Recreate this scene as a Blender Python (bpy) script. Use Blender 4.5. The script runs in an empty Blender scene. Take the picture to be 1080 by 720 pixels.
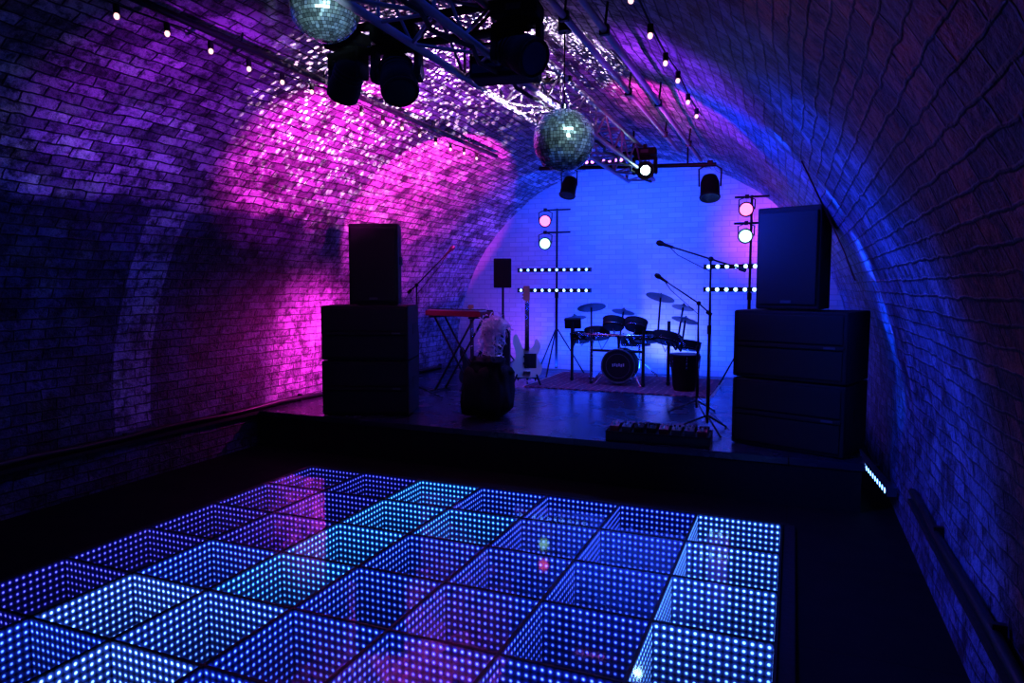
import bpy, bmesh, math, random
from mathutils import Vector, Matrix, noise, Euler
random.seed(7)
S=bpy.context.scene
C=bpy.context.collection
pi=math.pi
# ------------------------------------------------------------ materials
def newmat(name):
    m=bpy.data.materials.new(name); m.use_nodes=True
    nt=m.node_tree; b=nt.nodes['Principled BSDF']; return m,nt,b
def mat(name,col,rough=.5,metal=0.,emit=None,es=0.,var=.0,bump=0.,scale=30.):
    m,nt,b=newmat(name); N=nt.nodes; L=nt.links
    b.inputs['Base Color'].default_value=(*col,1); b.inputs['Roughness'].default_value=rough
    b.inputs['Metallic'].default_value=metal
    if emit:
        b.inputs['Emission Color'].default_value=(*emit,1); b.inputs['Emission Strength'].default_value=es
    else:
        tc=N.new('ShaderNodeTexCoord'); no=N.new('ShaderNodeTexNoise'); no.inputs['Scale'].default_value=scale
        no.inputs['Detail'].default_value=4
        L.new(tc.outputs['Object'],no.inputs['Vector'])
        mr=N.new('ShaderNodeMapRange'); mr.inputs['To Min'].default_value=max(0,rough-.1-var); mr.inputs['To Max'].default_value=min(1,rough+.1+var)
        L.new(no.outputs['Fac'],mr.inputs['Value']); L.new(mr.outputs[0],b.inputs['Roughness'])
        if bump:
            bp=N.new('ShaderNodeBump'); bp.inputs['Strength'].default_value=bump; bp.inputs['Distance'].default_value=.01
            L.new(no.outputs['Fac'],bp.inputs['Height']); L.new(bp.outputs[0],b.inputs['Normal'])
    return m
BLACK=mat('black_metal',(.010,.010,.012),.45)
MATTE=mat('black_matte',(.008,.008,.010),.8,bump=.3)
CAB=mat('speaker_cabinet',(.007,.007,.010),.65,bump=.5,scale=120)
CHROME=mat('chrome',(.55,.55,.58),.25,1.)
ALU=mat('truss_aluminium',(.38,.36,.4),.45,.6)
RUBBER=mat('rubber',(.01,.01,.01),.7)
WHITE=mat('white_plastic',(.5,.5,.5),.4)
RED=mat('red_plastic',(.20,.012,.03),.45)
CREAM=mat('cream_lacquer',(.75,.66,.5),.25)
MAPLE=mat('maple_neck',(.45,.27,.12),.4)
CABLE=mat('cable_black',(.01,.01,.01),.6)
GREY=mat('grey_drumhead',(.09,.09,.1),.5)
CYM=mat('cymbal_rubber',(.03,.03,.035),.4)
def em(name,c,s): return mat(name,(0,0,0),.3,0,c,s)
E_CY=em('led_cyan',(.35,.75,1),4); E_WH=em('lens_white',(.6,1,.95),18); E_PK=em('lens_pink',(1,.14,.42),2.6); E_MT=em('lens_mint',(.45,1,.85),1.8)
E_BL=em('led_blue',(.16,.4,1),5); E_PU=em('led_violet',(.75,.2,1),4); E_OR=em('bulb_warm',(1,.5,.5),1.6); E_RD=em('indicator_red',(1,.05,.1),3)
E_GN=em('indicator_green',(.1,1,.4),2)
LENS=mat('dark_lens',(.02,.02,.03),.15)

def grille():
    m,nt,b=newmat('speaker_grille'); N=nt.nodes;L=nt.links
    tc=N.new('ShaderNodeTexCoord'); v=N.new('ShaderNodeTexVoronoi'); v.inputs['Scale'].default_value=110; v.inputs['Randomness'].default_value=0
    L.new(tc.outputs['Object'],v.inputs['Vector'])
    r=N.new('ShaderNodeValToRGB'); r.color_ramp.elements[0].position=.3; r.color_ramp.elements[0].color=(.002,.002,.003,1)
    r.color_ramp.elements[1].position=.42; r.color_ramp.elements[1].color=(.009,.009,.012,1)
    L.new(v.outputs['Distance'],r.inputs[0]); L.new(r.outputs[0],b.inputs['Base Color']); b.inputs['Roughness'].default_value=.6
    return m
GRILLE=grille()

def brick_mat():
    m,nt,b=newmat('vault_brick'); N=nt.nodes;L=nt.links
    uv=N.new('ShaderNodeUVMap'); uv.uv_map='UVMap'
    wn=N.new('ShaderNodeTexNoise'); wn.inputs['Scale'].default_value=9; wn.inputs['Detail'].default_value=4; L.new(uv.outputs[0],wn.inputs['Vector'])
    sub=N.new('ShaderNodeVectorMath'); sub.operation='SUBTRACT'; sub.inputs[1].default_value=(.5,.5,.5); L.new(wn.outputs['Color'],sub.inputs[0])
    sc=N.new('ShaderNodeVectorMath'); sc.operation='SCALE'; sc.inputs['Scale'].default_value=.034; L.new(sub.outputs[0],sc.inputs[0])
    ad=N.new('ShaderNodeVectorMath'); L.new(uv.outputs[0],ad.inputs[0]); L.new(sc.outputs[0],ad.inputs[1])
    def brick(c1,c2,mo):
        k=N.new('ShaderNodeTexBrick'); k.inputs['Scale'].default_value=1; k.inputs['Brick Width'].default_value=.24; k.inputs['Row Height'].default_value=.085
        k.inputs['Mortar Size'].default_value=.008; k.inputs['Mortar Smooth'].default_value=.7; k.inputs['Bias'].default_value=-.1
        k.inputs['Color1'].default_value=(*c1,1);k.inputs['Color2'].default_value=(*c2,1);k.inputs['Mortar'].default_value=(*mo,1)
        L.new(ad.outputs[0],k.inputs['Vector']); return k
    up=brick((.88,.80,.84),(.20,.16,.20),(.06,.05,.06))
    lo_bluelit=brick((.11,.13,.22),(.035,.04,.07),(.02,.022,.03))  # lower brick, with blue light tinted into its colour
    ra=brick((.26,.10,.07),(.07,.035,.03),(.035,.02,.02))
    ri_bluelit=brick((.27,.33,.54),(.12,.15,.27),(.08,.10,.16))  # right-hand brick, blue cast of the lighting put into the paint
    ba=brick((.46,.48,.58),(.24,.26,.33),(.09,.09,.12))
    geo=N.new('ShaderNodeNewGeometry'); sp=N.new('ShaderNodeSeparateXYZ'); L.new(geo.outputs['Position'],sp.inputs[0])
    n2=N.new('ShaderNodeTexNoise'); n2.inputs['Scale'].default_value=1.7; n2.inputs['Detail'].default_value=6; L.new(geo.outputs['Position'],n2.inputs['Vector'])
    def math_(op,a,bb=None,clamp=False):
        q=N.new('ShaderNodeMath'); q.operation=op; q.use_clamp=clamp
        for i,x in enumerate((a,bb)):
            if x is None: continue
            if isinstance(x,(int,float)): q.inputs[i].default_value=x
            else: L.new(x,q.inputs[i])
        return q.outputs[0]
    def ss(val,lo_,hi_):
        q=N.new('ShaderNodeMapRange'); q.interpolation_type='SMOOTHSTEP'
        q.inputs['From Min'].default_value=lo_; q.inputs['From Max'].default_value=hi_; L.new(val,q.inputs['Value']); return q.outputs[0]
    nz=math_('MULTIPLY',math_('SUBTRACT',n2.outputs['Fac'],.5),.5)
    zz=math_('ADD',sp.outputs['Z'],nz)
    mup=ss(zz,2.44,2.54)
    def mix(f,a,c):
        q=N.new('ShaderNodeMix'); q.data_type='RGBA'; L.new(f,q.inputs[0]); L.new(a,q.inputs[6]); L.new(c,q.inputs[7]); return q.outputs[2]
    lo2=mix(ss(sp.outputs['Y'],6.0,6.4),lo_bluelit.outputs['Color'],ba.outputs['Color'])
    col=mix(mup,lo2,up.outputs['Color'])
    col=mix(ss(sp.outputs['X'],-1.3,-.6),col,ri_bluelit.outputs['Color'])
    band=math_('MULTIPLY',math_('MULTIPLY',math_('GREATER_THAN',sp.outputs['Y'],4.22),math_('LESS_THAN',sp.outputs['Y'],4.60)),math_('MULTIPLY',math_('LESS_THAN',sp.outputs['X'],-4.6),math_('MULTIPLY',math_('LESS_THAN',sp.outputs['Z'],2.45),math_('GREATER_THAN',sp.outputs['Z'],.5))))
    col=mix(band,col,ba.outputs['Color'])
    yr=math_('ADD',sp.outputs['Y'],nz)
    raw=math_('MULTIPLY',math_('SUBTRACT',1.0,ss(yr,2.9,3.3)),ss(sp.outputs['X'],-2.4,-1.2))
    col=mix(raw,col,ra.outputs['Color'])
    n3=N.new('ShaderNodeTexNoise'); n3.inputs['Scale'].default_value=3.5; n3.inputs['Detail'].default_value=8;n3.inputs['Roughness'].default_value=.8; L.new(geo.outputs['Position'],n3.inputs['Vector'])
    g=N.new('ShaderNodeMapRange'); g.inputs['From Min'].default_value=.41; g.inputs['From Max'].default_value=.56; g.inputs['To Min'].default_value=.25; L.new(n3.outputs['Fac'],g.inputs['Value'])
    n5=N.new('ShaderNodeTexNoise'); n5.inputs['Scale'].default_value=14; n5.inputs['Detail'].default_value=5; n5.inputs['Roughness'].default_value=.7; L.new(geo.outputs['Position'],n5.inputs['Vector'])
    g5=N.new('ShaderNodeMapRange'); g5.inputs['From Min'].default_value=.40; g5.inputs['From Max'].default_value=.50; g5.inputs['To Min'].default_value=.5; L.new(n5.outputs['Fac'],g5.inputs['Value'])
    gg=math_('MULTIPLY',g.outputs[0],g5.outputs[0])
    mul=N.new('ShaderNodeVectorMath'); mul.operation='SCALE'; L.new(col,mul.inputs[0]); L.new(gg,mul.inputs['Scale'])
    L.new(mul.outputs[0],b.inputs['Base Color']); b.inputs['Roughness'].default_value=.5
    n4=N.new('ShaderNodeTexNoise'); n4.inputs['Scale'].default_value=26; n4.inputs['Detail'].default_value=6; L.new(geo.outputs['Position'],n4.inputs['Vector'])
    h=math_('SUBTRACT',math_('MULTIPLY',n4.outputs['Fac'],1.2),math_('MULTIPLY',up.outputs['Fac'],.8))
    h=math_('ADD',h,math_('MULTIPLY',n3.outputs['Fac'],2.0))
    bp=N.new('ShaderNodeBump'); bp.inputs['Strength'].default_value=.9; bp.inputs['Distance'].default_value=.022
    L.new(h,bp.inputs['Height']); L.new(bp.outputs[0],b.inputs['Normal'])
    return m
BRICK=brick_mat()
def plaster():
    m,nt,b=newmat('back_wall_painted_brick'); N=nt.nodes;L=nt.links
    tc=N.new('ShaderNodeTexCoord'); mp=N.new('ShaderNodeMapping'); mp.inputs['Rotation'].default_value=(pi/2,0,0); L.new(tc.outputs['Object'],mp.inputs[0])
    k=N.new('ShaderNodeTexBrick'); k.inputs['Scale'].default_value=1; k.inputs['Brick Width'].default_value=.235; k.inputs['Row Height'].default_value=.08
    k.inputs['Mortar Size'].default_value=.006; k.inputs['Mortar Smooth'].default_value=.5
    k.inputs['Color1'].default_value=(.64,.64,.66,1);k.inputs['Color2'].default_value=(.54,.54,.56,1);k.inputs['Mortar'].default_value=(.42,.42,.44,1)
    L.new(mp.outputs[0],k.inputs['Vector']); L.new(k.outputs['Color'],b.inputs['Base Color']); b.inputs['Roughness'].default_value=.6
    bp=N.new('ShaderNodeBump'); bp.inputs['Strength'].default_value=.35; bp.inputs['Distance'].default_value=.01; bp.invert=True
    L.new(k.outputs['Fac'],bp.inputs['Height']); L.new(bp.outputs[0],b.inputs['Normal'])
    return m
PLASTER=plaster()
def floor_mat(name,c,rough,plank):
    m,nt,b=newmat(name); N=nt.nodes;L=nt.links
    tc=N.new('ShaderNodeTexCoord')
    k=N.new('ShaderNodeTexBrick'); k.inputs['Scale'].default_value=1; k.inputs['Brick Width'].default_value=plank[0]; k.inputs['Row Height'].default_value=plank[1]
    k.inputs['Mortar Size'].default_value=.006; k.offset=plank[2]
    k.inputs['Color1'].default_value=(*c,1);k.inputs['Color2'].default_value=(c[0]*1.4,c[1]*1.4,c[2]*1.4,1);k.inputs['Mortar'].default_value=(c[0]*.2,c[1]*.2,c[2]*.2,1)
    L.new(tc.outputs['Object'],k.inputs['Vector']); L.new(k.outputs['Color'],b.inputs['Base Color'])
    no=N.new('ShaderNodeTexNoise'); no.inputs['Scale'].default_value=4; no.inputs['Detail'].default_value=8; L.new(tc.outputs['Object'],no.inputs['Vector'])
    mr=N.new('ShaderNodeMapRange'); mr.inputs['To Min'].default_value=rough-.12; mr.inputs['To Max'].default_value=rough+.15; L.new(no.outputs['Fac'],mr.inputs['Value']); L.new(mr.outputs[0],b.inputs['Roughness'])
    bp=N.new('ShaderNodeBump'); bp.inputs['Strength'].default_value=.2; bp.inputs['Distance'].default_value=.004; L.new(no.outputs['Fac'],bp.inputs['Height']); L.new(bp.outputs[0],b.inputs['Normal'])
    return m
FLOOR=floor_mat('dark_concrete_floor',(.004,.004,.006),.75,(1.2,1.2,0))
FLOOR.node_tree.nodes['Principled BSDF'].inputs['Specular IOR Level'].default_value=.2
STAGEM=floor_mat('stage_deck',(.024,.026,.042),.24,(2.4,1.2,0))
def rug_mat():
    m,nt,b=newmat('rug_pattern'); N=nt.nodes;L=nt.links
    tc=N.new('ShaderNodeTexCoord'); v=N.new('ShaderNodeTexVoronoi'); v.inputs['Scale'].default_value=9; v.inputs['Randomness'].default_value=.25; v.distance='MANHATTAN'
    L.new(tc.outputs['Object'],v.inputs['Vector']); r=N.new('ShaderNodeValToRGB'); r.color_ramp.interpolation='CONSTANT'
    e=r.color_ramp.elements; e[0].color=(.35,.2,.18,1); e[1].position=.25; e[1].color=(.32,.04,.06,1)
    x=e.new(.5); x.color=(.03,.02,.05,1); x=e.new(.7); x.color=(.25,.05,.06,1)
    L.new(v.outputs['Distance'],r.inputs[0]); L.new(r.outputs[0],b.inputs['Base Color']); b.inputs['Roughness'].default_value=.95
    return m
RUG=rug_mat()
# ------------------------------------------------------------ mesh builder
class B:
    def __init__(s): s.v=[];s.f=[];s.m=[];s.s=[];s.mats=[]
    def mi(s,m):
        if m not in s.mats: s.mats.append(m)
        return s.mats.index(m)
    def add(s,vs,fs,m,sm=False):
        o=len(s.v); s.v+=[tuple(x) for x in vs]; k=s.mi(m)
        for f in fs: s.f.append([i+o for i in f]); s.m.append(k); s.s.append(sm)
    def box(s,c,d,m,rot=None,bev=0,taper=None):
        bm=bmesh.new(); bmesh.ops.create_cube(bm,size=1)
        for v in bm.verts:
            v.co=Vector((v.co.x*d[0],v.co.y*d[1],v.co.z*d[2]))
            if taper and v.co.y>0: v.co.x*=taper
        if bev: bmesh.ops.bevel(bm,geom=bm.edges[:],offset=bev,segments=2,affect='EDGES',profile=.6)
        M=Matrix.Translation(c)@(Euler(rot).to_matrix().to_4x4() if rot else Matrix())
        bm.transform(M); bm.verts.index_update()
        s.add([v.co.copy() for v in bm.verts],[[v.index for v in f.verts] for f in bm.faces],m); bm.free()
    def cyl(s,p0,p1,r0,m,r1=None,n=16,caps=True,sm=True):
        s.lathe([(r0,0),(r1 if r1 is not None else r0,1)],p0,p1,m,n,caps,sm)
    def lathe(s,prof,p0,p1,m,n=24,caps=True,sm=True):
        p0=Vector(p0);p1=Vector(p1);d=p1-p0
        z=d.normalized(); x=z.orthogonal().normalized(); y=z.cross(x)
        vs=[];fs=[]
        for r,t in prof:
            for i in range(n):
                a=2*pi*i/n; vs.append(p0+d*t+(x*math.cos(a)+y*math.sin(a))*r)
        for k in range(len(prof)-1):
            for i in range(n):
                j=(i+1)%n; fs.append([k*n+i,k*n+j,(k+1)*n+j,(k+1)*n+i])
        s.add(vs,fs,m,sm)
        if caps:
            o=(len(prof)-1)*n
            s.add(vs[:n],[list(range(n))[::-1]],m); s.add(vs[o:],[list(range(n))],m)
    def disc(s,c,nrm,r,m,n=24):
        nrm=Vector(nrm).normalized(); x=nrm.orthogonal().normalized(); y=nrm.cross(x); c=Vector(c)
        s.add([c+(x*math.cos(2*pi*i/n)+y*math.sin(2*pi*i/n))*r for i in range(n)],[list(range(n))],m)
    def tube(s,pts,r,m,n=8):
        pts=[Vector(p) for p in pts]; vs=[];fs=[]
        px=None
        for i,p in enumerate(pts):
            t=(pts[min(i+1,len(pts)-1)]-pts[max(i-1,0)]).normalized()
            if px is None: px=t.orthogonal().normalized()
            x=(px-t*px.dot(t)).normalized(); px=x; y=t.cross(x)
            for k in range(n):
                a=2*pi*k/n; vs.append(p+(x*math.cos(a)+y*math.sin(a))*r)
        for i in range(len(pts)-1):
            for k in range(n):
                j=(k+1)%n; fs.append([i*n+k,i*n+j,(i+1)*n+j,(i+1)*n+k])
        fs.append(list(range(n))[::-1]); fs.append([(len(pts)-1)*n+k for k in range(n)])
        s.add(vs,fs,m,True)
    def ball(s,c,r,m,sc=(1,1,1),n=16):
        c=Vector(c);vs=[];fs=[];h=n//2
        for j in range(h+1):
            for i in range(n):
                ph=pi*j/h;th=2*pi*i/n
                vs.append(c+Vector((sc[0]*math.sin(ph)*math.cos(th),sc[1]*math.sin(ph)*math.sin(th),sc[2]*math.cos(ph)))*r)
        for j in range(h):
            for i in range(n):
                k=(i+1)%n; fs.append([j*n+i,(j+1)*n+i,(j+1)*n+k,j*n+k])
        s.add(vs,fs,m,True)
    def ring(s,c,nrm,R,r,m,n=28,k=8):
        nrm=Vector(nrm).normalized(); x=nrm.orthogonal().normalized(); y=nrm.cross(x); c=Vector(c);vs=[];fs=[]
        for i in range(n):
            a=2*pi*i/n; d=x*math.cos(a)+y*math.sin(a)
            for j in range(k):
                b=2*pi*j/k; vs.append(c+d*(R+r*math.cos(b))+nrm*r*math.sin(b))
        for i in range(n):
            for j in range(k):
                fs.append([i*k+j,((i+1)%n)*k+j,((i+1)%n)*k+(j+1)%k,i*k+(j+1)%k])
        s.add(vs,fs,m,True)
    def done(s,name,loc=(0,0,0),rz=0.,parent=None,rot=None):
        me=bpy.data.meshes.new(name); me.from_pydata(s.v,[],s.f)
        for m in s.mats: me.materials.append(m)
        me.polygons.foreach_set('material_index',s.m); me.polygons.foreach_set('use_smooth',s.s)
        me.validate(); me.update()
        o=bpy.data.objects.new(name,me); C.objects.link(o); o.location=loc
        o.rotation_euler=rot if rot else (0,0,rz)
        if parent: o.parent=parent
        return o
# ------------------------------------------------------------ room shell
XC,R,ZC=-2.4,3.2,.6
Y0,Y1=-3.0,11.0
def prof(s):
    if s<ZC: return XC+R,s
    a=(s-ZC)/R
    if a<=pi: return XC+R*math.cos(a),ZC+R*math.sin(a)
    return XC-R,ZC-(s-ZC-pi*R)
STOT=2*ZC+pi*R
def shell(name,s0,s1):
    ns=max(2,int((s1-s0)/.07)); ny=int((Y1-Y0)/.09)
    vs=[];uv=[]
    for i in range(ns+1):
        s=s0+(s1-s0)*i/ns
        x,z=prof(s)
        for j in range(ny+1):
            y=Y0+(Y1-Y0)*j/ny
            p=Vector((x,y,z)); nn=Vector((x-XC,0,max(z-ZC,0))).normalized()
            d=noise.noise(p*1.1)*.025+noise.noise(p*3.5)*.014
            if z<.02: d=0
            if y>=10.9: d=abs(d)
            vs.append(p+nn*d); uv.append((y,s))
    fs=[]
    for i in range(ns):
        for j in range(ny):
            a=i*(ny+1)+j; fs.append([a,a+1,a+ny+2,a+ny+1])
    me=bpy.data.meshes.new(name); me.from_pydata(vs,[],fs)
    ul=me.uv_layers.new(name='UVMap')
    for l in me.loops: ul.data[l.index].uv=uv[l.vertex_index]
    me.polygons.foreach_set('use_smooth',[True]*len(fs)); me.materials.append(BRICK)
    o=bpy.data.objects.new(name,me); C.objects.link(o); return o
sA=ZC+R*.75; sB=STOT-sA
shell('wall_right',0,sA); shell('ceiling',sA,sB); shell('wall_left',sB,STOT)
b=B(); n=64
pts=[(XC+R+.02,Y1,0)]+[(XC+(R+.02)*math.cos(pi*i/n),Y1,ZC+(R+.02)*math.sin(pi*i/n)) for i in range(n+1)]+[(XC-R-.02,Y1,0)]
b.add(pts,[list(range(len(pts)))],PLASTER); b.done('wall_back')
T=.61; NX,NY=7,7; DX1=-.03; DX0=DX1-NX*T; DY1=5.30; DY0=DY1-NY*T; DZ=.06
b=B()
def q(x0,x1,y0,y1): b.add([(x0,y0,0),(x1,y0,0),(x1,y1,0),(x0,y1,0)],[[0,1,2,3]],FLOOR)
q(XC-R-.05,DX0,Y0,Y1); q(DX1,XC+R+.05,Y0,Y1); q(DX0,DX1,Y0,DY0); q(DX0,DX1,DY1,Y1)
b.done('floor')
for nm,x,sg in (('trim_1',XC+R-.035,1),('trim_2',XC-R+.035,-1)):
    b=B(); pts=[(x,Y0+.1+i*.4,.44+.01*math.sin(i*1.7)) for i in range(int((5.6-Y0)/.4 if sg>0 else (10.9-Y0)/.4))]
    b.tube(pts,.026,BLACK)
    for p in pts[::3]: b.box((p[0]+sg*.015,p[1],p[2]),(.05,.03,.09),BLACK)
    b.box((x+sg*.01,(pts[0][1]+pts[-1][1])/2,.385),(.07,pts[-1][1]-pts[0][1],.03),MATTE)
    b.done(nm)
SY=5.95; SZ=.4; SX0,SX1=-5.57,.56
b=B(); b.box(((SX0+SX1)/2,(SY+Y1)/2-.01,SZ-.03),(SX1-SX0,Y1-SY-.04,.06),STAGEM,bev=.004)
b.box(((SX0+SX1)/2,SY+.03,(SZ-.06)/2),(SX1-SX0-.04,.02,SZ-.06),MATTE)
b.box((SX1-.03,(SY+Y1)/2,(SZ-.06)/2),(.02,Y1-SY-.1,SZ-.06),MATTE)
for i in range(7):
    for y in (6.2,8.4,10.6): b.cyl((SX0+.3+i*.9,y,0),(SX0+.3+i*.9,y,SZ-.06),.025,ALU)
b.done('stage')
# ------------------------------------------------------------ LED infinity dance floor
def led_mat():  # mirror reflections painted as rows of emissive dots down the walls
    m,nt,bs=newmat('painted_reflection_wells'); N=nt.nodes;L=nt.links
    bs.inputs['Base Color'].default_value=(.004,.005,.01,1); bs.inputs['Roughness'].default_value=.5
    uv=N.new('ShaderNodeUVMap'); uv.uv_map='UVMap'
    CU,CV=T/15,.044
    dv=N.new('ShaderNodeVectorMath'); dv.operation='DIVIDE'; dv.inputs[1].default_value=(CU,CV,1); L.new(uv.outputs[0],dv.inputs[0])
    fr=N.new('ShaderNodeVectorMath'); fr.operation='FRACTION'; L.new(dv.outputs[0],fr.inputs[0])
    sb=N.new('ShaderNodeVectorMath'); sb.operation='SUBTRACT'; sb.inputs[1].default_value=(.5,.5,0); L.new(fr.outputs[0],sb.inputs[0])
    ml=N.new('ShaderNodeVectorMath'); ml.operation='MULTIPLY'; ml.inputs[1].default_value=(CU,CV,0); L.new(sb.outputs[0],ml.inputs[0])
    le=N.new('ShaderNodeVectorMath'); le.operation='LENGTH'; L.new(ml.outputs[0],le.inputs[0])
    def mask(a,b_,k):
        mr=N.new('ShaderNodeMapRange'); mr.interpolation_type='SMOOTHSTEP'; mr.inputs['From Min'].default_value=a; mr.inputs['From Max'].default_value=b_
        mr.inputs['To Min'].default_value=k; mr.inputs['To Max'].default_value=0; L.new(le.outputs['Value'],mr.inputs['Value']); return mr.outputs[0]
    core=mask(.004,.0105,1.0); halo=mask(.002,.028,.14); hot=mask(.001,.0075,1.)  # halo paints a glow around each dot
    sp=N.new('ShaderNodeSeparateXYZ'); L.new(uv.outputs[0],sp.inputs[0])
    ex=N.new('ShaderNodeMath'); ex.operation='MULTIPLY'; ex.inputs[1].default_value=-3.4; L.new(sp.outputs['Y'],ex.inputs[0])  # deeper rows painted dimmer, for light lost between mirrors
    e2=N.new('ShaderNodeMath'); e2.operation='EXPONENT'; L.new(ex.outputs[0],e2.inputs[0])
    at=N.new('ShaderNodeAttribute'); at.attribute_name='ledcol'
    v1=N.new('ShaderNodeVectorMath'); v1.operation='SCALE'; L.new(at.outputs['Color'],v1.inputs[0]); L.new(core,v1.inputs['Scale'])
    hc=N.new('ShaderNodeVectorMath'); hc.operation='MULTIPLY'; hc.inputs[1].default_value=(.35,.42,1.1); L.new(at.outputs['Color'],hc.inputs[0])
    v2=N.new('ShaderNodeVectorMath'); v2.operation='SCALE'; L.new(hc.outputs[0],v2.inputs[0]); L.new(halo,v2.inputs['Scale'])
    va=N.new('ShaderNodeVectorMath'); L.new(v1.outputs[0],va.inputs[0]); L.new(v2.outputs[0],va.inputs[1])
    v3=N.new('ShaderNodeVectorMath'); v3.operation='SCALE'; v3.inputs[0].default_value=(.06,.09,.12); L.new(hot,v3.inputs['Scale'])
    vb=N.new('ShaderNodeVectorMath'); L.new(va.outputs[0],vb.inputs[0]); L.new(v3.outputs[0],vb.inputs[1])
    m3=N.new('ShaderNodeMath'); m3.operation='MULTIPLY'; m3.inputs[1].default_value=3.6; L.new(e2.outputs[0],m3.inputs[0])
    L.new(vb.outputs[0],bs.inputs['Emission Color']); L.new(m3.outputs[0],bs.inputs['Emission Strength'])
    return m
def glass_mat():
    m,nt,bs=newmat('half_mirror_glass'); N=nt.nodes;L=nt.links; N.remove(bs)
    out=[x for x in N if x.type=='OUTPUT_MATERIAL'][0]
    tr=N.new('ShaderNodeBsdfTransparent'); tr.inputs[0].default_value=(.95,.97,1,1)
    gl=N.new('ShaderNodeBsdfGlossy'); gl.inputs['Roughness'].default_value=.04
    fr=N.new('ShaderNodeFresnel'); fr.inputs[0].default_value=1.45
    ad=N.new('ShaderNodeMath'); ad.operation='MULTIPLY_ADD'; ad.inputs[1].default_value=1.; ad.inputs[2].default_value=.03; L.new(fr.outputs[0],ad.inputs[0])
    mx=N.new('ShaderNodeMixShader'); L.new(ad.outputs[0],mx.inputs[0]); L.new(tr.outputs[0],mx.inputs[1]); L.new(gl.outputs[0],mx.inputs[2]); L.new(mx.outputs[0],out.inputs[0])
    tc=N.new('ShaderNodeTexCoord'); no=N.new('ShaderNodeTexNoise'); no.inputs['Scale'].default_value=25; L.new(tc.outputs['Object'],no.inputs['Vector'])
    mr=N.new('ShaderNodeMapRange'); mr.inputs['To Min'].default_value=.02; mr.inputs['To Max'].default_value=.08; L.new(no.outputs['Fac'],mr.inputs['Value']); L.new(mr.outputs[0],gl.inputs['Roughness'])
    return m
LED=led_mat(); GLASS=glass_mat()
df=bpy.data.objects.new('dance_floor',None); C.objects.link(df)
b=B(); FW=.016; PD=.62
for i in range(NX+1): b.box((DX0+i*T,(DY0+DY1)/2,DZ/2),(FW,NY*T+FW,DZ),BLACK)
for j in range(NY+1): b.box(((DX0+DX1)/2,DY0+j*T,DZ/2-.0005),(NX*T+FW,FW,DZ-.001),BLACK)
b.box((DX1+.05,(DY0+DY1)/2,.02),(.08,NY*T+.1,.04),MATTE,bev=.01)
b.box(((DX0+DX1)/2,DY1+.05,.02),(NX*T+.1,.08,.04),MATTE,bev=.01)
b.box((DX0-.05,(DY0+DY1)/2,.02),(.08,NY*T+.1,.04),MATTE,bev=.01)
b.done('frame',parent=df)
b=B(); b.add([(DX0,DY0,-PD),(DX1,DY0,-PD),(DX1,DY1,-PD),(DX0,DY1,-PD)],[[0,1,2,3]],MATTE); b.done('base_tray',parent=df)
vs=[];fs=[];uvs=[];cols=[]
def hx(r,g,b_,k): return (r*k,g*k,b_*k,1)
def tilecol(c,r):
    base=hx(.05,.12,1,.9)
    if c==0: base=hx(.12,.34,1,1.5)
    elif c==4: base=hx(.06,.36,1,1.15) if r<4 else hx(.11,.29,1,1.35)
    elif c==3: base=hx(.06,.32,1,1.05) if r==1 else hx(.05,.14,1,1.0)
    elif c in(1,2): base=hx(.05,.12,1,.95)
    elif c==5: base=hx(.06,.17,1,1.15) if r>=3 else hx(.09,.10,1,.55)
    elif c==6: base=hx(.11,.10,1,.45)
    if (c,r) in((5,4),(4,5),(3,6)): base=hx(.15,.36,1,1.6)
    return base
h=FW/2+.001
for c in range(NX):
    for r in range(NY):
        x1=DX1-c*T-h; x0=DX1-(c+1)*T+h; y1=DY1-r*T-h; y0=DY1-(r+1)*T+h
        zt=DZ-.006; zb=-PD
        cc=tilecol(c,r)
        for (ax,ay),(bx,by) in (((x0,y1),(x1,y1)),((x0,y0),(x0,y1)),((x1,y1),(x1,y0)),((x1,y0),(x0,y0))):
            o=len(vs); vs+=[(ax,ay,zt),(bx,by,zt),(bx,by,zb),(ax,ay,zb)]; fs.append([o,o+3,o+2,o+1])
            uvs+=[(0,0),(0,zt-zb),(T,zt-zb),(T,0)]; cols+=[cc]*4
me=bpy.data.meshes.new('led_reflection_wells'); me.from_pydata(vs,[],fs)  # pit walls that carry the painted reflections
me.color_attributes.new('ledcol','FLOAT_COLOR','CORNER'); me.uv_layers.new(name='UVMap')
me.attributes['ledcol'].data.foreach_set('color',[x for c_ in cols for x in c_])
me.uv_layers['UVMap'].data.foreach_set('uv',[x for c_ in uvs for x in c_])
me.materials.append(LED); o=bpy.data.objects.new('led_reflection_wells',me); C.objects.link(o); o.parent=df
b=B()
for c in range(NX):
    for r in range(NY):
        x1=DX1-c*T-h; x0=DX1-(c+1)*T+h; y1=DY1-r*T-h; y0=DY1-(r+1)*T+h
        b.add([(x0,y0,DZ-.003),(x1,y0,DZ-.003),(x1,y1,DZ-.003),(x0,y1,DZ-.003)],[[0,1,2,3]],GLASS)
b.done('glass_tops',parent=df)
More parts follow.
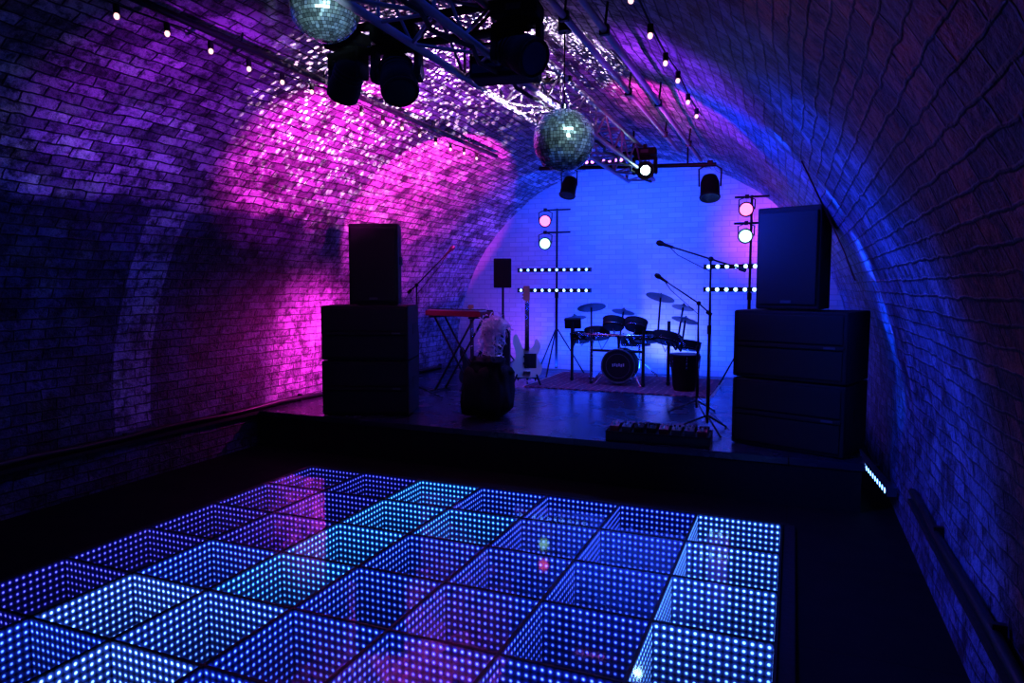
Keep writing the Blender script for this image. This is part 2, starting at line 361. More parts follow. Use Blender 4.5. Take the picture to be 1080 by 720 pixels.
# ------------------------------------------------------------ speakers
def sub_cab(name,loc,rz):
    w,d,h_=.95,.60,.60; b=B()
    b.box((0,d/2,h_/2),(w,d,h_-.012),CAB,bev=.012)
    for s_ in(-1,1):
        b.box((0,-.004,h_/2+s_*.145),(w-.07,.02,.235),GRILLE,bev=.006)
        b.box((s_*w/2,d*.55,h_*.55),(.012,.2,.12),RUBBER,bev=.004)
        b.box((s_*(w/2-.018),-.003,h_/2),(.03,.022,h_-.03),CAB,bev=.005)
    b.box((0,-.012,h_/2),(w-.05,.03,.035),CAB,bev=.006)
    b.box((w*.36,-.03,h_/2),(.09,.006,.02),GREY)
    for x in(-1,1):
        for y in(.06,d-.06): b.cyl((x*(w/2-.07),y,0.0),(x*(w/2-.07),y,.02),.025,RUBBER)
    return b.done(name,loc,rz)
def top_cab(name,loc,rz):
    w,d,h_=.54,.44,.88; b=B()
    b.box((0,d/2,h_/2+.002),(w,d,h_-.008),CAB,bev=.014,taper=.8)
    b.box((0,-.006,h_*.5),(w-.05,.02,h_-.09),GRILLE,bev=.008)
    b.box((0,-.018,.07),(.09,.006,.025),GREY)
    for s_ in(-1,1): b.box((s_*w*.455,d*.5,h_*.55),(.03,.14,.09),RUBBER,bev=.004)
    for x in(-1,1):
        for y in(.06,d-.07): b.cyl((x*.17,y,0.0),(x*.17,y,.02),.02,RUBBER)
    return b.done(name,loc,rz)
a20=math.radians(20)
LC=(-4.27,6.19); RC=(-.035,6.21)
for z in(0,.6):
    sub_cab('subwoofer',(LC[0],LC[1],SZ+z),a20); sub_cab('subwoofer',(RC[0],RC[1],SZ+z),-a20)
top_cab('loudspeaker',(-4.22,6.30,SZ+1.2),a20); top_cab('loudspeaker',(-.06,6.32,SZ+1.2),-a20)
def small_speaker(loc,rz):
    b=B()
    b.box((0,.13,2.0-SZ),(.27,.26,.44),CAB,bev=.015,taper=.75); b.box((0,-.004,1.6),(.23,.016,.4),GRILLE,bev=.005)
    b.cyl((0,.13,.75),(0,.13,1.4),.017,BLACK); b.cyl((0,.13,.1),(0,.13,.9),.022,BLACK)
    for k in range(3):
        a=2*pi*k/3+.4; e=(.38*math.cos(a),.13+.38*math.sin(a),.015); b.tube([(0,.13,.5),(e[0]*.5,.13+(e[1]-.13)*.5,.26),e],.011,BLACK)
        b.tube([(0,.13,.14),(e[0]*.45,.13+(e[1]-.13)*.45,.26)],.008,BLACK); b.ball(e,.014,RUBBER,n=8)
    return b.done('pole_mounted_speaker',loc,rz)
small_speaker((-4.05,9.45,SZ),.35)
b=B(); b.box((0,0,.43),(.36,.36,.82),CAB,bev=.012); b.box((0,-.182,.6),(.3,.012,.4),GRILLE,bev=.004); b.box((0,-.182,.2),(.3,.012,.3),GRILLE,bev=.004)
for z in (.02,.84): 
    for x in(-1,1): b.box((x*.165,-.165,z),(.05,.05,.04),CHROME,bev=.004)
b.done('guitar_amplifier',(-3.83,8.75,SZ),.35)
# ------------------------------------------------------------ mirror balls
def mirror_mat():
    m,nt,bs=newmat('mirror_tiles'); N=nt.nodes;L=nt.links
    bs.inputs['Metallic'].default_value=.7; bs.inputs['Roughness'].default_value=.25
    at=N.new('ShaderNodeAttribute'); at.attribute_name='tint'; L.new(at.outputs['Color'],bs.inputs['Base Color']); return m
MIR=mirror_mat()
def mirror_ball(loc,r,top):
    rings=30; vs=[];fs=[];cl=[]
    for j in range(1,rings-1):
        p0=pi*(j+.07)/rings;p1=pi*(j+.93)/rings; nseg=max(6,int(2*rings*math.sin((p0+p1)/2)))
        for i in range(nseg):
            t0=2*pi*(i+.06)/nseg;t1=2*pi*(i+.94)/nseg
            tl=Vector([random.uniform(-.05,.05) for _ in range(3)])
            o=len(vs); cen=Vector((math.sin((p0+p1)/2)*math.cos((t0+t1)/2),math.sin((p0+p1)/2)*math.sin((t0+t1)/2),math.cos((p0+p1)/2)))
            for p,t in((p0,t0),(p1,t0),(p1,t1),(p0,t1)):
                q_=Vector((math.sin(p)*math.cos(t),math.sin(p)*math.sin(t),math.cos(p)))
                q_=q_+cen*((q_-cen).dot(tl)*3.0)
                vs.append(q_*r*1.012)
            fs.append([o,o+1,o+2,o+3]); g=random.choice([.4,.6,.8,1]); cl+=[(g*.85,g,g*.95,1)]*4
    b=B(); b.add(vs,fs,MIR)
    b.ball((0,0,0),r*.985,MATTE,n=32)
    b.cyl((0,0,r*.95),(0,0,r+.03),.03,CHROME); b.cyl((0,0,r+.03),(0,0,top),.005,BLACK,n=8); b.cyl((0,0,top-.09),(0,0,top),.045,BLACK)
    o=b.done('mirror_ball',loc); me=o.data
    me.color_attributes.new('tint','FLOAT_COLOR','CORNER')
    nl=len(me.loops); flat=[x for c_ in cl for x in c_]; flat+=[0.]*(nl*4-len(flat))
    me.attributes['tint'].data.foreach_set('color',flat)
    return o
mirror_ball((-1.477,4.51,2.79),.205,.80)
mirror_ball((-2.58,3.40,3.43),.2,.36)
# ------------------------------------------------------------ truss
b=B(); TX=(-2.12,-1.78); TZ=(3.22,3.5); ya,yb=2.2,9.3
for x in TX:
    for z in TZ: b.cyl((x,ya,z),(x,yb,z),.024,ALU,n=12)
k=0; y=ya
while y<yb-.01:
    y2=min(y+.35,yb)
    s_=k%2
    for x in TX: b.cyl((x,y,TZ[s_]),(x,y2,TZ[1-s_]),.010,ALU,n=8)
    for z in TZ: b.cyl((TX[s_],y,z),(TX[1-s_],y2,z),.010,ALU,n=8)
    if k%3==0:
        for x in TX: b.cyl((x,y,TZ[0]),(x,y,TZ[1]),.010,ALU,n=8)
        for z in TZ: b.cyl((TX[0],y,z),(TX[1],y,z),.010,ALU,n=8)
    y=y2;k+=1
for y in (2.5,5.5,8.8):
    b.cyl((-1.95,y,3.5),(-1.95,y,3.79),.012,BLACK,n=8); b.box((-1.95,y,3.5),(.42,.05,.04),BLACK)
b.tube([(-1.80+.03*math.sin(i*2.1),2.3+i*.2,3.19-.03*abs(math.sin(i*.9))) for i in range(35)],.014,CABLE,6)
b.tube([(-2.10+.02*math.sin(i*1.3),2.3+i*.2,3.53-.02*abs(math.sin(i*.7))) for i in range(35)],.012,CABLE,6)
b.done('lighting_truss')
for nm,x,z in (('ceiling_pipe',-1.38,3.48),('ceiling_pipe',-1.12,3.36)):
    b=B(); b.cyl((x,2,z),(x,8.85,z),.022,ALU,n=12)
    zt=ZC+math.sqrt(R*R-(x-XC)**2)
    for y in(2.5,4.2,6.,7.8): b.cyl((x,y,z),(x+.02,y,zt+.01),.008,BLACK,n=8); b.box((x,y,z),(.06,.04,.06),BLACK,bev=.005)
    b.done(nm)
b=B()
b.cyl((-2.95,3.92,3.50),(-1.5,3.92,3.50),.026,BLACK); b.cyl((-2.95,3.92,3.34),(-1.5,3.92,3.34),.026,BLACK)
for i in range(7): b.cyl((-2.9+i*.2,3.92,3.34 if i%2 else 3.5),(-2.7+i*.2,3.92,3.5 if i%2 else 3.34),.01,BLACK,n=8)
b.cyl((-2.85,3.92,3.5),(-2.85,3.92,3.79),.01,BLACK,n=8)
b.done('lighting_crossbar')
b=B(); b.cyl((-3.3,9.0,3.42),(-.95,9.0,3.32),.026,BLACK)
b.cyl((-3.2,9.0,3.42),(-3.2,9.0,3.73),.01,BLACK,n=8);b.cyl((-1.3,9.0,3.33),(-1.3,9.0,3.62),.01,BLACK,n=8)
b.done('lighting_crossbar')
def moving_head(loc,dirv,rz=0,sc=1.,lens=None,drop=0.):
    b=B(); lens=lens or LENS
    b.box((0,0,-.02),(.05,.05,.07),BLACK,bev=.006)
    if drop: b.cyl((0,0,0),(0,0,-drop),.014,BLACK)
    z0=-drop
    b.box((0,0,z0-.09),(.30,.20,.09),MATTE,bev=.014); b.box((0,-.102,z0-.09),(.1,.006,.04),GREY)
    b.cyl((0,0,z0-.13),(0,0,z0-.155),.08,MATTE)
    b.box((0,0,z0-.17),(.31,.1,.035),MATTE,bev=.01)
    for s_ in(-1,1):
        b.box((s_*.145,0,z0-.27),(.035,.11,.22),MATTE,bev=.012); b.cyl((s_*.17,0,z0-.33),(s_*.11,0,z0-.33),.045,BLACK)
    d=Vector(dirv).normalized(); c=Vector((0,0,z0-.33)); p0=c-d*.15; p1=c+d*.17
    b.lathe([(.05,0),(.085,.06),(.105,.25),(.115,.6),(.115,.68),(.122,.72),(.122,.97),(.112,1.0)],p0,p1,MATTE,n=24,caps=True)
    for k in range(3): b.ring(p0+(p1-p0)*(.3+.1*k),d,.112,.005,BLACK,n=24,k=6)
    b.ring(p1,d,.112,.008,BLACK); b.disc(p1+d*.003,d,.06 if lens is E_WH else .095,lens)
    o=b.done('moving_head_light',loc,rz); o.scale=(sc,sc,sc); return o
moving_head((-2.42,3.92,3.50),(.3,-.5,-.8),.2,1.0)
moving_head((-2.80,3.92,3.50),(-.5,.2,-.5),-.2,.9)
moving_head((-1.58,3.92,3.52),(.5,-.3,-.3),.1,.95)
moving_head((-1.72,8.4,3.50),(.15,-1,-.15),.1,.9,E_WH)
moving_head((-2.12,6.2,3.26),(-.8,.3,-.2),.9,.7)
b=B(); b.box((0,0,-.17),(.44,.22,.14),MATTE,bev=.02); b.box((0,-.11,-.17),(.40,.02,.10),LENS,bev=.004)
for s_ in(-1,1): b.box((s_*.235,0,-.10),(.015,.05,.2),BLACK,bev=.003)
b.box((0,0,-.005),(.48,.05,.015),BLACK); b.box((0,0,.02),(.05,.05,.06),BLACK,bev=.005)
b.done('strobe_light',(-1.78,4.22,3.38),.15)
def hanging_par(loc,dirv,lens,sc=1.,h_=.2,name='par_light'):
    b=B(); d=Vector(dirv).normalized(); c=Vector((0,0,-h_)); x=d.cross(Vector((0,0,1))).normalized()
    p0=c-d*.11;p1=c+d*.12
    b.lathe([(.04,0),(.07,.05),(.088,.3),(.092,.95),(.098,1.)],p0,p1,MATTE); b.disc(p1+d*.003,d,.082,lens); b.ring(p1,d,.09,.01,BLACK)
    for s_ in(-1,1):
        b.tube([c+x*s_*.1,c+x*s_*.105+Vector((0,0,h_*.75)),Vector((0,0,-.01))+x*s_*.03,Vector((0,0,0))],.008,BLACK)
    b.box((0,0,0),(.05,.05,.05),BLACK,bev=.005)
    o=b.done(name,loc); o.scale=(sc,sc,sc); return o
hanging_par((-2.87,9.0,3.41),(-.1,-.6,-1.4),LENS,1.15,.22)
hanging_par((-1.02,9.0,3.34),(.1,-.6,-1.4),LENS,1.3,.22)
def led_bar(loc,L_,n_,m,rz=0,rot=None,size=.021):
    b=B(); b.box((0,0,0),(L_,.06,.06),BLACK,bev=.008)
    for i in range(n_):
        x=-L_/2+L_*(i+.5)/n_; b.cyl((x,-.028,0),(x,-.04,0),size+.006,BLACK); b.disc((x,-.0415,0),(0,-1,0),size,m)
    for s_ in(-1,1): b.box((s_*L_*.5,0,0),(.01,.07,.07),GREY,bev=.002)
    b.box((0,.04,0),(.06,.05,.05),BLACK)
    return b.done('led_bar',loc,rz,rot=rot)
led_bar((-2.4,8.93,3.44),.62,8,E_PU)
led_bar((-3.5,10.22,2.06),1.2,10,E_BL); led_bar((-3.5,10.22,1.74),1.2,10,E_CY)
led_bar((-.55,9.72,2.07),1.2,10,E_CY,size=.026); led_bar((-.55,9.72,1.76),1.2,10,E_CY,size=.026)
led_bar((.66,6.55,.24),1.5,18,E_BL,rz=-pi/2+.1,size=.022)
def stand(loc,top):
    b=B(); b.cyl((0,0,.1),(0,0,1.3),.022,BLACK); b.cyl((0,0,1.2),(0,0,top),.016,BLACK); b.cyl((0,0,1.22),(0,0,1.32),.03,BLACK)
    for k in range(3):
        a=2*pi*k/3+.5; e=Vector((.45*math.cos(a),.45*math.sin(a),.015)); b.tube([(0,0,.75),e*.5+Vector((0,0,.38)),e],.011,BLACK); b.ball(e,.014,RUBBER,n=8)
    for z in(top-.02,top-.37): b.cyl((-.22,0,z),(.22,0,z),.014,BLACK)
    return b.done('lighting_stand',loc)
stand((-3.48,10.3,SZ),2.62); stand((-.56,9.8,SZ),2.62)
hanging_par((-3.66,10.26,3.0),(.3,-1,-.1),E_PK,1.,.17); hanging_par((-3.66,10.26,2.65),(.3,-1,-.1),E_MT,1.,.17)
hanging_par((-.62,9.76,3.0),(.0,-1,-.1),E_PK,1.,.17); hanging_par((-.62,9.76,2.65),(.0,-1,-.1),E_MT,1.,.17)
# ------------------------------------------------------------ festoons
def festoon(x,z,ya,yb,side,rail=True,step=4):
    b=B(); pts=[];n_=int((yb-ya)/.085)
    if rail:
        b.cyl((x,ya-.3,z+.05),(x,yb+.2,z+.05),.024,BLACK)
        y=ya
        while y<yb: b.cyl((x,y,z+.05),(x-side*.02,y,z+.13),.007,BLACK,n=6); y+=.9
    for i in range(n_+1):
        y=ya+i*.085; pts.append((x,y,z-.03*abs(math.sin(pi*i/16))))
    b.tube(pts,.006,CABLE,6)
    for i in range(2,n_,step):
        p=pts[i]; b.cyl(p,(p[0],p[1],p[2]-.05),.018,RUBBER,n=10); b.ball((p[0],p[1],p[2]-.065),.016,E_OR,sc=(1,1,1.2),n=10)
    return b.done('festoon_lights')
festoon(-3.6,3.42,2.0,8.0,-1); festoon(-.82,3.34,2.4,6.5,1,False,6)
b=B(); b.tube([(.02,5.0,2.63),(.18,5.35,2.35),(.33,5.7,2.08),(.44,6.0,1.85)],.006,RED,6); b.done('wall_cable')
# ------------------------------------------------------------ rug, drums
b=B(); b.box((0,0,.006),(2.5,1.75,.012),RUG,bev=.003)
for s_ in(-1,1):
    for i in range(60): b.box((s_*1.265,-.86+i*.029,.004),(.04,.006,.004),CREAM)
b.done('rug',(-2.2,9.7,SZ))
def drumkit():
    b=B()
    def pad(c,r,tilt,th=.05,m=GREY):
        n_=Vector((tilt[0],tilt[1],1)).normalized(); c=Vector(c)
        b.lathe([(r*.9,0),(r*1.0,.25),(r*1.02,1.0)],c-n_*th,c,MATTE,n=28); b.disc(c+n_*.002,n_,r*.9,m); b.ring(c,n_,r,.009,RUBBER); b.ring(c-n_*th*.8,n_,r*.97,.005,CHROME)
    def cym(c,r,tilt):
        n_=Vector((tilt[0],tilt[1],1)).normalized(); c=Vector(c)
        b.lathe([(r,0),(r*.98,.1),(r*.28,.6),(r*.2,.95),(.01,1.)],c-n_*.03,c+n_*.02,CYM,n=32); b.ball(c+n_*.03,.014,BLACK,n=8)
    fz=.016
    legs=[(-.78,-.05),(-.42,-.28),(.32,-.28),(.62,-.02)]
    for (x,y) in legs:
        b.cyl((x,y,fz),(x,y,.92 if abs(x)>.5 else .80),.022,CHROME if x in(-.42,) else BLACK,n=12); b.ball((x,y,.045),.03,RUBBER,n=10)
    b.tube([(-.78,-.05,.72),(-.42,-.28,.72),(0,-.33,.72),(.32,-.28,.72),(.62,-.02,.72)],.022,CHROME)
    b.tube([(-.42,-.28,.5),(.32,-.28,.5)],.018,BLACK)
    c0=Vector((-.03,-.30,.29));c1=Vector((-.03,.02,.29))
    b.lathe([(.2,0),(.235,.02),(.235,.98),(.2,1)],c0,c1,MATTE,n=36); b.ring(c0,(0,1,0),.235,.012,GREY,36); b.disc(c0-Vector((0,.004,0)),(0,-1,0),.215,BLACK,36)
    b.ring(c0-Vector((0,.006,0)),(0,1,0),.17,.004,GREY,32,6)
    for k in range(6): b.box((-.10+k*.03,-.31,.30+.008*(k%2)),(.018,.004,.04),WHITE)
    for s_ in(-1,1): b.cyl((-.03+s_*.2,-.2,.2),(-.03+s_*.33,-.33,fz),.009,CHROME,n=8)
    P=[((-.42,.02,.77),.185,(-.1,.35)),((-.12,-.18,.93),.155,(0,.5)),((.20,-.2,.92),.155,(.05,.5)),((.30,.02,.74),.18,(0,.25)),((.60,.0,.73),.195,(.15,.35)),((.02,.42,.63),.18,(0,.1)),((-.70,.1,.70),.15,(-.1,.3)),((.86,.25,.62),.17,(.1,.2))]
    for c,r,t in P:
        pad(c,r,t,.12); c=Vector(c); b.tube([c-Vector((0,0,.06)),c-Vector((0,.06,.12)),Vector((c.x*.9,-.2,.74))],.012,CHROME)
    for (x,y,z,r,t) in ((-.52,.05,1.12,.21,(-.2,.3)),(.48,.08,1.27,.205,(.2,.35)),(.82,.15,.95,.19,(.2,.3)),(-.82,.2,.95,.17,(-.2,.2)),(-.1,.3,1.05,.17,(.1,.3)),(.75,.4,1.12,.16,(.15,.3))):
        cym((x,y,z),r,t); b.cyl((x,y,z),(x*.96,-.0,max(.5,z-.6)),.013,BLACK,n=8); b.tube([(x*.96,-.0,max(.5,z-.6)),(x*.8,-.1,.72)],.014,BLACK)
    b.box((-.78,-.02,.86),(.24,.05,.16),MATTE,rot=(.5,0,.2),bev=.008); b.disc((-.78,-.06,.88),(0,-.9,.5),.012,E_RD,8)
    b.box((-.55,.35,.06),(.1,.28,.03),CHROME,rot=(.2,0,0)); b.box((.0,.3,.06),(.1,.26,.03),CHROME,rot=(.2,0,0))
    b.cyl((-.55,.2,fz),(-.55,.2,.8),.012,CHROME,n=8); 
    b.cyl((.05,.75,.5),(.05,.75,.58),.17,MATTE,r1=.165); b.cyl((.05,.75,.15),(.05,.75,.5),.018,CHROME)
    for k in range(3):
        a=2*pi*k/3+.2; b.tube([(.05,.75,.3),(.05+.28*math.cos(a),.75+.28*math.sin(a),fz+.012)],.012,CHROME)
    for i in range(5): b.tube([(-.7+i*.3,-.1,.70),(-.6+i*.3,-.16,.55-.05*(i%3)),(-.45+i*.28,-.22,.70)],.006,CABLE,6)
    return b.done('electronic_drum_kit',(-2.22,9.65,SZ))
drumkit()
b=B(); b.lathe([(.13,0),(.15,.1),(.19,.97),(.2,1.)],(0,0,.0),(0,0,.48),MATTE,n=28,caps=True); b.ring((0,0,.48),(0,0,1),.195,.010,BLACK); b.disc((0,0,.486),(0,0,1),.185,GREY)
for k in range(6): b.cyl((.19*math.cos(k),.19*math.sin(k),.3),(.205*math.cos(k),.205*math.sin(k),.47),.008,CHROME,n=6)
b.done('floor_tom',(-1.33,9.3,SZ+.012))
# ------------------------------------------------------------ guitars
OUT=[(0,0),(.12,.012),(.17,.07),(.175,.14),(.145,.2),(.125,.25),(.145,.31),(.16,.38),(.13,.44),(.10,.45),(.085,.40),(.06,.355),(.03,.34),(-.03,.34),(-.06,.365),(-.085,.43),(-.12,.50),(-.155,.49),(-.165,.41),(-.14,.33),(-.128,.27),(-.15,.2),(-.178,.13),(-.17,.06),(-.12,.012)]
def catmull(P,k=3):
    o=[];n_=len(P)
    for i in range(n_):
        p0,p1,p2,p3=[Vector(P[(i+j)%n_]) for j in(-1,0,1,2)]
        for s_ in range(k):
            t=s_/k; o.append(.5*((2*p1)+(p2-p0)*t+(2*p0-5*p1+4*p2-p3)*t*t+(3*p1-p0-3*p2+p3)*t**3))
    return o
def guitar(loc,body,sc,rz,name):
    b=B(); P=catmull(OUT); n_=len(P); th=.022
    g=lambda x,y,z:(x,y+.14*(z)+.0,z+.08)
    def gb(c,d,m,bev=0): b.box(g(*c),d,m,rot=(-.139,0,0),bev=bev)
    fr=[g(p.x,-th,p.y) for p in P]; bk=[g(p.x,th,p.y) for p in P]
    b.add(fr+bk,[list(range(n_)),[n_+i for i in range(n_)][::-1]]+[[i,(i+1)%n_+0,n_+(i+1)%n_,n_+i][::-1] for i in range(n_)],body)
    gb((0,-.028,.62),(.052,.02,.62),MAPLE,.004); gb((0,-.039,.60),(.048,.004,.56),BLACK)
    gb((-.008,-.024,.99),(.075,.018,.17),MAPLE,.005)
    for k in range(4): b.cyl(g(-.06,-.02,.935+k*.035),g(-.03,-.02,.935+k*.035),.008,CHROME,n=8)
    gb((.04,-.024,.2),(.14,.006,.17),BLACK,.002); gb((0,-.03,.17),(.085,.014,.03),BLACK,.003); gb((0,-.03,.25),(.085,.014,.025),BLACK,.003); gb((0,-.03,.06),(.085,.018,.04),CHROME,.003)
    for k in range(4): b.tube([g(-.018+k*.012,-.046,.06),g(-.014+k*.009,-.046,.9)],.0012,CHROME,4)
    for s_ in(-1,1): b.tube([(s_*.16,-.1,.01),(s_*.06,.10,.25),(0,.18,.5)],.010,BLACK); b.tube([(s_*.1,.03,.06),(s_*.1,-.05,.06),(s_*.1,-.06,.09)],.009,RUBBER)
    b.tube([(0,.32,.01),(0,.18,.5),(0,.2,.7)],.010,BLACK); b.tube([(-.13,-.03,.08),(.13,-.03,.08)],.008,BLACK)
    o=b.done(name,loc,rz); o.scale=(sc,)*3; return o
guitar((-3.50,9.05,SZ),CREAM,1.22,.35,'bass_guitar')
guitar((-3.98,8.25,SZ),MATTE,1.0,.5,'electric_guitar')
# ------------------------------------------------------------ mic stands
def mic_stand(loc,hp,end,tail,rz=0):
    b=B(); end=Vector(end);tail=Vector(tail);pv=Vector((0,0,hp))
    b.cyl((0,0,.08),(0,0,hp*.6),.013,BLACK,n=12); b.cyl((0,0,hp*.55),pv,.009,BLACK,n=12); b.cyl((0,0,hp*.57),(0,0,hp*.62),.02,BLACK); b.ball(pv,.025,BLACK,n=12)
    b.tube([tail,pv,end],.008,BLACK); d=(end-pv).normalized(); b.cyl(tail,tail+d*.06,.02,BLACK)
    b.lathe([(.012,0),(.018,.6),(.026,.7),(.03,.85),(.02,1)],end-d*.05,end+d*.13,BLACK,n=16)
    for k in range(3):
        a=2*pi*k/3+rz; e=(.30*math.cos(a),.30*math.sin(a),.013); b.tube([(0,0,.16),e],.009,BLACK); b.ball(e,.012,RUBBER,n=8)
    b.tube([end,end-d*.1-Vector((0,0,.06)),(0,0,hp-.12),(.02,0,hp*.5),(.015,.0,.2),(.2,.1,.01)],.004,CABLE,6)
    return b.done('microphone_stand',loc)
mic_stand((-.74,6.75,SZ),1.66,(-.42,.12,1.80),(.32,-.08,1.55),pi/3)
mic_stand((-.95,7.6,SZ),1.22,(-.40,.15,1.47),(.14,-.05,1.1),1.)
mic_stand((-4.30,7.35,SZ),1.42,(.36,.12,1.80),(-.1,-.04,1.32),.5)
# ------------------------------------------------------------ keyboard on X stand
b=B()
b.box((0,0,1.05),(.95,.28,.07),RED,bev=.01); b.box((0,.09,1.09),(.93,.09,.02),BLACK,bev=.004)
for i in range(35): b.box((-.44+i*.0258,-.05,1.092),(.024,.15,.012),WHITE,bev=.001)
for i in range(35):
    if i%7 not in(2,6): b.box((-.427+i*.0258,-.02,1.102),(.012,.09,.014),BLACK)
for i in range(10): b.cyl((-.4+i*.08,.09,1.1),(-.4+i*.08,.09,1.118),.01,WHITE,n=10)
for y in(-.1,.1):
    b.tube([(-.34,y,.02),(.34,y,1.0)],.014,BLACK); b.tube([(.34,y,.02),(-.34,y,1.0)],.014,BLACK)
for x in(-.34,.34):
    for z in(.02,1.005): b.tube([(x,-.2,z),(x,.2,z)],.014,BLACK)
b.done('keyboard_synthesizer',(-4.05,8.0,SZ),-.25)
b=B()
def lump(c,d,m,seed,amp=.12,n=28):
    vs=[];fs=[];h_=n//2;c=Vector(c)
    for j in range(h_+1):
        for i in range(n):
            ph=pi*j/h_;th=2*pi*i/n
            e=Vector((math.sin(ph)*math.cos(th),math.sin(ph)*math.sin(th),math.cos(ph)))
            s3=Vector([math.copysign(abs(q_)**.7,q_) for q_ in e])
            f=1+amp*noise.noise(e*2.2+Vector((seed,0,0)))+amp*.5*math.sin(th*9+seed)*math.sin(ph)
            p=c+Vector((s3.x*d[0],s3.y*d[1],s3.z*d[2]))*f; p.z=max(p.z,.005); vs.append(p)
    for j in range(h_):
        for i in range(n):
            k=(i+1)%n; fs.append([j*n+i,(j+1)*n+i,(j+1)*n+k,j*n+k])
    b.add(vs,fs,m,True)
CLOTH=mat('black_cloth',(.012,.011,.014),.9,bump=.5,scale=60)
lump((0,0,.28),(.25,.22,.28),CLOTH,2.,.3)
lump((.02,0,.54),(.17,.17,.10),CLOTH,5.,.5)
b.done('draped_stool',(-3.02,6.62,SZ))
FEA=mat('feather_pale',(.85,.78,.8),.9)
b=B()
b.cyl((0,0,.0),(0,0,.95),.014,BLACK); b.cyl((0,0,0),(0,0,.02),.15,BLACK)
b.ball((0,0,.92),.09,FEA,sc=(1,1,1),n=12)
for i in range(1100):
    e=Vector([random.gauss(0,1) for _ in range(3)]).normalized(); 
    if i<600: c=Vector((random.gauss(0,.06),random.gauss(0,.05),.96+random.gauss(0,.045))); l=random.uniform(.05,.13)
    else: c=Vector((random.gauss(-.05,.06),random.gauss(0,.05),random.uniform(.6,.9))); l=random.uniform(.03,.09); e.z-=.6; e.normalize()
    sd=e.orthogonal().normalized()*.008; up=Vector((0,0,-.3*l))
    b.add([c+sd*.3,c-sd*.3,c+e*l*.6-sd,c+e*l*.6+sd,c+e*l+up],[[0,1,2,3],[3,2,4]],FEA)
b.done('feather_boa_on_stand',(-3.12,7.05,SZ))
b=B(); b.box((0,0,.04),(.92,.36,.08),BLACK,bev=.006)
for s_ in(-1,1): b.box((0,s_*.175,.085),(.92,.012,.015),MATTE); b.box((s_*.455,0,.085),(.012,.36,.015),MATTE)
cols=[RED,GREY,MATTE,MATTE,RED,GREY,GREY,RED]
for i in range(8):
    x=-.39+i*.111; b.box((x,-.07,.115),(.085,.13,.05),cols[i],bev=.006,rot=(.12,0,0)); b.cyl((x,-.11,.13),(x,-.11,.155),.012,CHROME,n=10)
    for k in(-1,1): b.cyl((x+k*.022,-.035,.14),(x+k*.022,-.035,.16),.009,BLACK if i%2 else WHITE,n=8)
    b.disc((x,-.075,.1475),(0,0,1),.006,E_RD if i%3 else E_GN,8)
    b.box((x,.09,.11),(.09,.09,.05),cols[(i*3+1)%8],bev=.006)
b.tube([(-.4,.0,.12),(-.1,.02,.15),(.2,0,.13),(.44,.03,.14)],.006,CABLE,6)
b.done('effects_pedalboard',(-1.10,6.2,SZ),.04)
# ------------------------------------------------------------ lights
def aim(o,t): o.rotation_euler=(Vector(t)-o.location).to_track_quat('-Z','Y').to_euler()
def spot(name,loc,t,col,e,ang,blend=.5,size=.03):
    l=bpy.data.lights.new(name,'SPOT'); l.color=col; l.energy=e; l.spot_size=math.radians(ang); l.spot_blend=blend; l.shadow_soft_size=size
    o=bpy.data.objects.new(name,l); C.objects.link(o); o.location=loc; aim(o,t); return o
def area(name,loc,t,col,e,sx,sy):
    l=bpy.data.lights.new(name,'AREA'); l.color=col; l.energy=e; l.shape='RECTANGLE'; l.size=sx;l.size_y=sy
    o=bpy.data.objects.new(name,l); C.objects.link(o); o.location=loc; aim(o,t); return o
def gobo(o,scale,thr,soft=.08,rand=.6):
    l=o.data; l.use_nodes=True; nt=l.node_tree;N=nt.nodes;L=nt.links; e=[n for n in N if n.type=='EMISSION'][0]
    tc=N.new('ShaderNodeTexCoord'); v=N.new('ShaderNodeTexVoronoi'); v.inputs['Scale'].default_value=scale; v.inputs['Randomness'].default_value=rand
    L.new(tc.outputs['Normal'],v.inputs['Vector']); mr=N.new('ShaderNodeMapRange'); mr.inputs['From Min'].default_value=thr; mr.inputs['From Max'].default_value=thr+soft
    mr.inputs['To Min'].default_value=1; mr.inputs['To Max'].default_value=0; L.new(v.outputs['Distance'],mr.inputs['Value'])
    L.new(mr.outputs[0],e.inputs['Strength'])
MG=(1,.05,.72); PU=(.42,.03,1); BL=(.012,.075,1)
spot('magenta_wash',(-3.1,7.0,2.55),(-4.40,7.75,3.05),MG,290,84,.12)
spot('magenta_wash_mid',(-2.8,5.2,2.5),(-4.2,5.6,3.2),(.9,.04,.8),290,76,.6)
spot('purple_wash_near',(-2.6,3.6,2.6),(-4.2,3.9,3.25),(.42,.03,1),80,72,.8)
spot('purple_wash_top',(-2.9,5.8,2.4),(-2.9,6.2,3.8),(.5,.06,1),65,110,.8)
spot('magenta_truss',(-1.5,5.9,2.7),(-1.0,6.9,3.5),MG,110,80,.7)
g1=spot('mirror_ball_dapple',(-1.75,4.7,2.72),(-3.4,5.6,4.05),(1,.62,.95),1900,86,.8,.0); gobo(g1,38,.27)
g2=spot('mirror_ball_dapple_top',(-1.60,4.95,2.85),(-2.4,5.5,3.9),(.8,.7,1),560,110,.5,.0); gobo(g2,30,.28)
g3=spot('mirror_ball_dapple_wall',(-1.75,4.5,2.72),(-5.4,2.9,1.9),(.4,.45,1),70,64,1.,.0); gobo(g3,16,.1,.4)
spot('magenta_speaker_backlight',(-4.85,6.98,1.1),(-5.5,6.9,1.1),(1,.04,.65),105,150,.8)
area('blue_wall_wash',(-2.4,10.2,.55),(-2.4,11,2.3),BL,80,3.6,.15)
area('blue_top_wash',(-2.4,9.6,3.35),(-2.4,11,1.8),BL,80,2.6,.2)
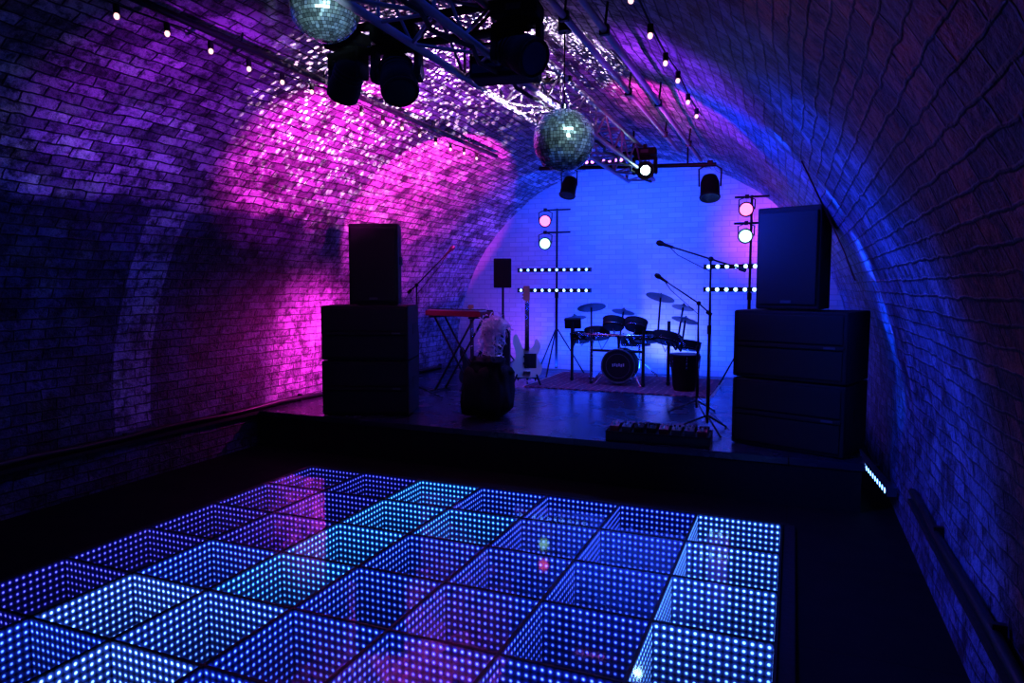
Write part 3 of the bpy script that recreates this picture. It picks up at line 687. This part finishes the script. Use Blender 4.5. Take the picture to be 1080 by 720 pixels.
spot('violet_drum_backlight',(-1.9,10.2,.6),(-1.85,11,1.2),(.4,.42,1),26,90,1.)
spot('magenta_wall_right',(-.55,10.1,2.5),(-.4,11,2.6),(1,.1,.7),28,110,1.)
spot('magenta_wall_left',(-4.3,10.2,.6),(-4.5,11,1.3),(1,.1,.8),9,110,1.)
spot('stage_blue_top',(-1.8,8.4,3.1),(-2.2,8.4,.4),(.03,.11,1),300,110,.6,.1)
for i,(t,e) in enumerate((((.76,5.95,1.0),50),((.68,5.95,1.5),80),((.52,5.8,2.0),90),((.25,5.55,2.45),70),((-.12,5.3,2.85),35))):
    spot('right_wall_beam',(-1.2,4.6,2.5),t,(.01,.11,1),e*11,11,.9)
spot('right_wall_blue',(-1.4,4.0,3.0),(.8,4.6,.9),(.01,.08,1),340,90,1.)
spot('left_wall_blue',(-3.0,3.8,3.1),(-5.6,3.6,1.2),(.02,.06,1),55,90,1.)
area('room_blue_fill',(-2.4,4.2,3.2),(-2.4,3.6,0),(.03,.09,1),5,2.,3.)
spot('right_vault_blue',(-1.5,5.6,2.5),(.2,6.8,2.9),(.01,.06,1),220,110,1.)
spot('right_vault_purple',(-1.5,5.2,2.6),(-.7,5.2,3.5),(.35,.04,1),80,84,1.)
spot('near_vault_red',(-1.5,2.2,3.1),(.6,2.4,2.2),(1,.12,.25),14,90,1.)
spot('mirror_ball_pinspot',(-.75,3.6,3.2),(-1.477,4.51,2.79),(.6,.9,1),35,24,.5)
spot('mirror_ball_pinspot_near',(-1.9,2.5,2.95),(-2.58,3.40,3.43),(.55,.85,1),40,26,.5)
W=bpy.data.worlds.new('World'); S.world=W; W.use_nodes=True
W.node_tree.nodes['Background'].inputs[0].default_value=(.02,.03,.2,1); W.node_tree.nodes['Background'].inputs[1].default_value=.12
# ------------------------------------------------------------ camera
cd=bpy.data.cameras.new('camera'); cd.lens=24; cd.sensor_width=36; cd.clip_start=.05
co=bpy.data.objects.new('camera',cd); C.objects.link(co); co.location=(0,0,1.8)
co.rotation_euler=(math.radians(90-4.6),0,math.radians(22.4)); S.camera=co
S.view_settings.view_transform='Standard'; S.view_settings.exposure=.22
for lk in ('Medium High Contrast','Standard - Medium High Contrast'):
    try: S.view_settings.look=lk; break
    except Exception: pass
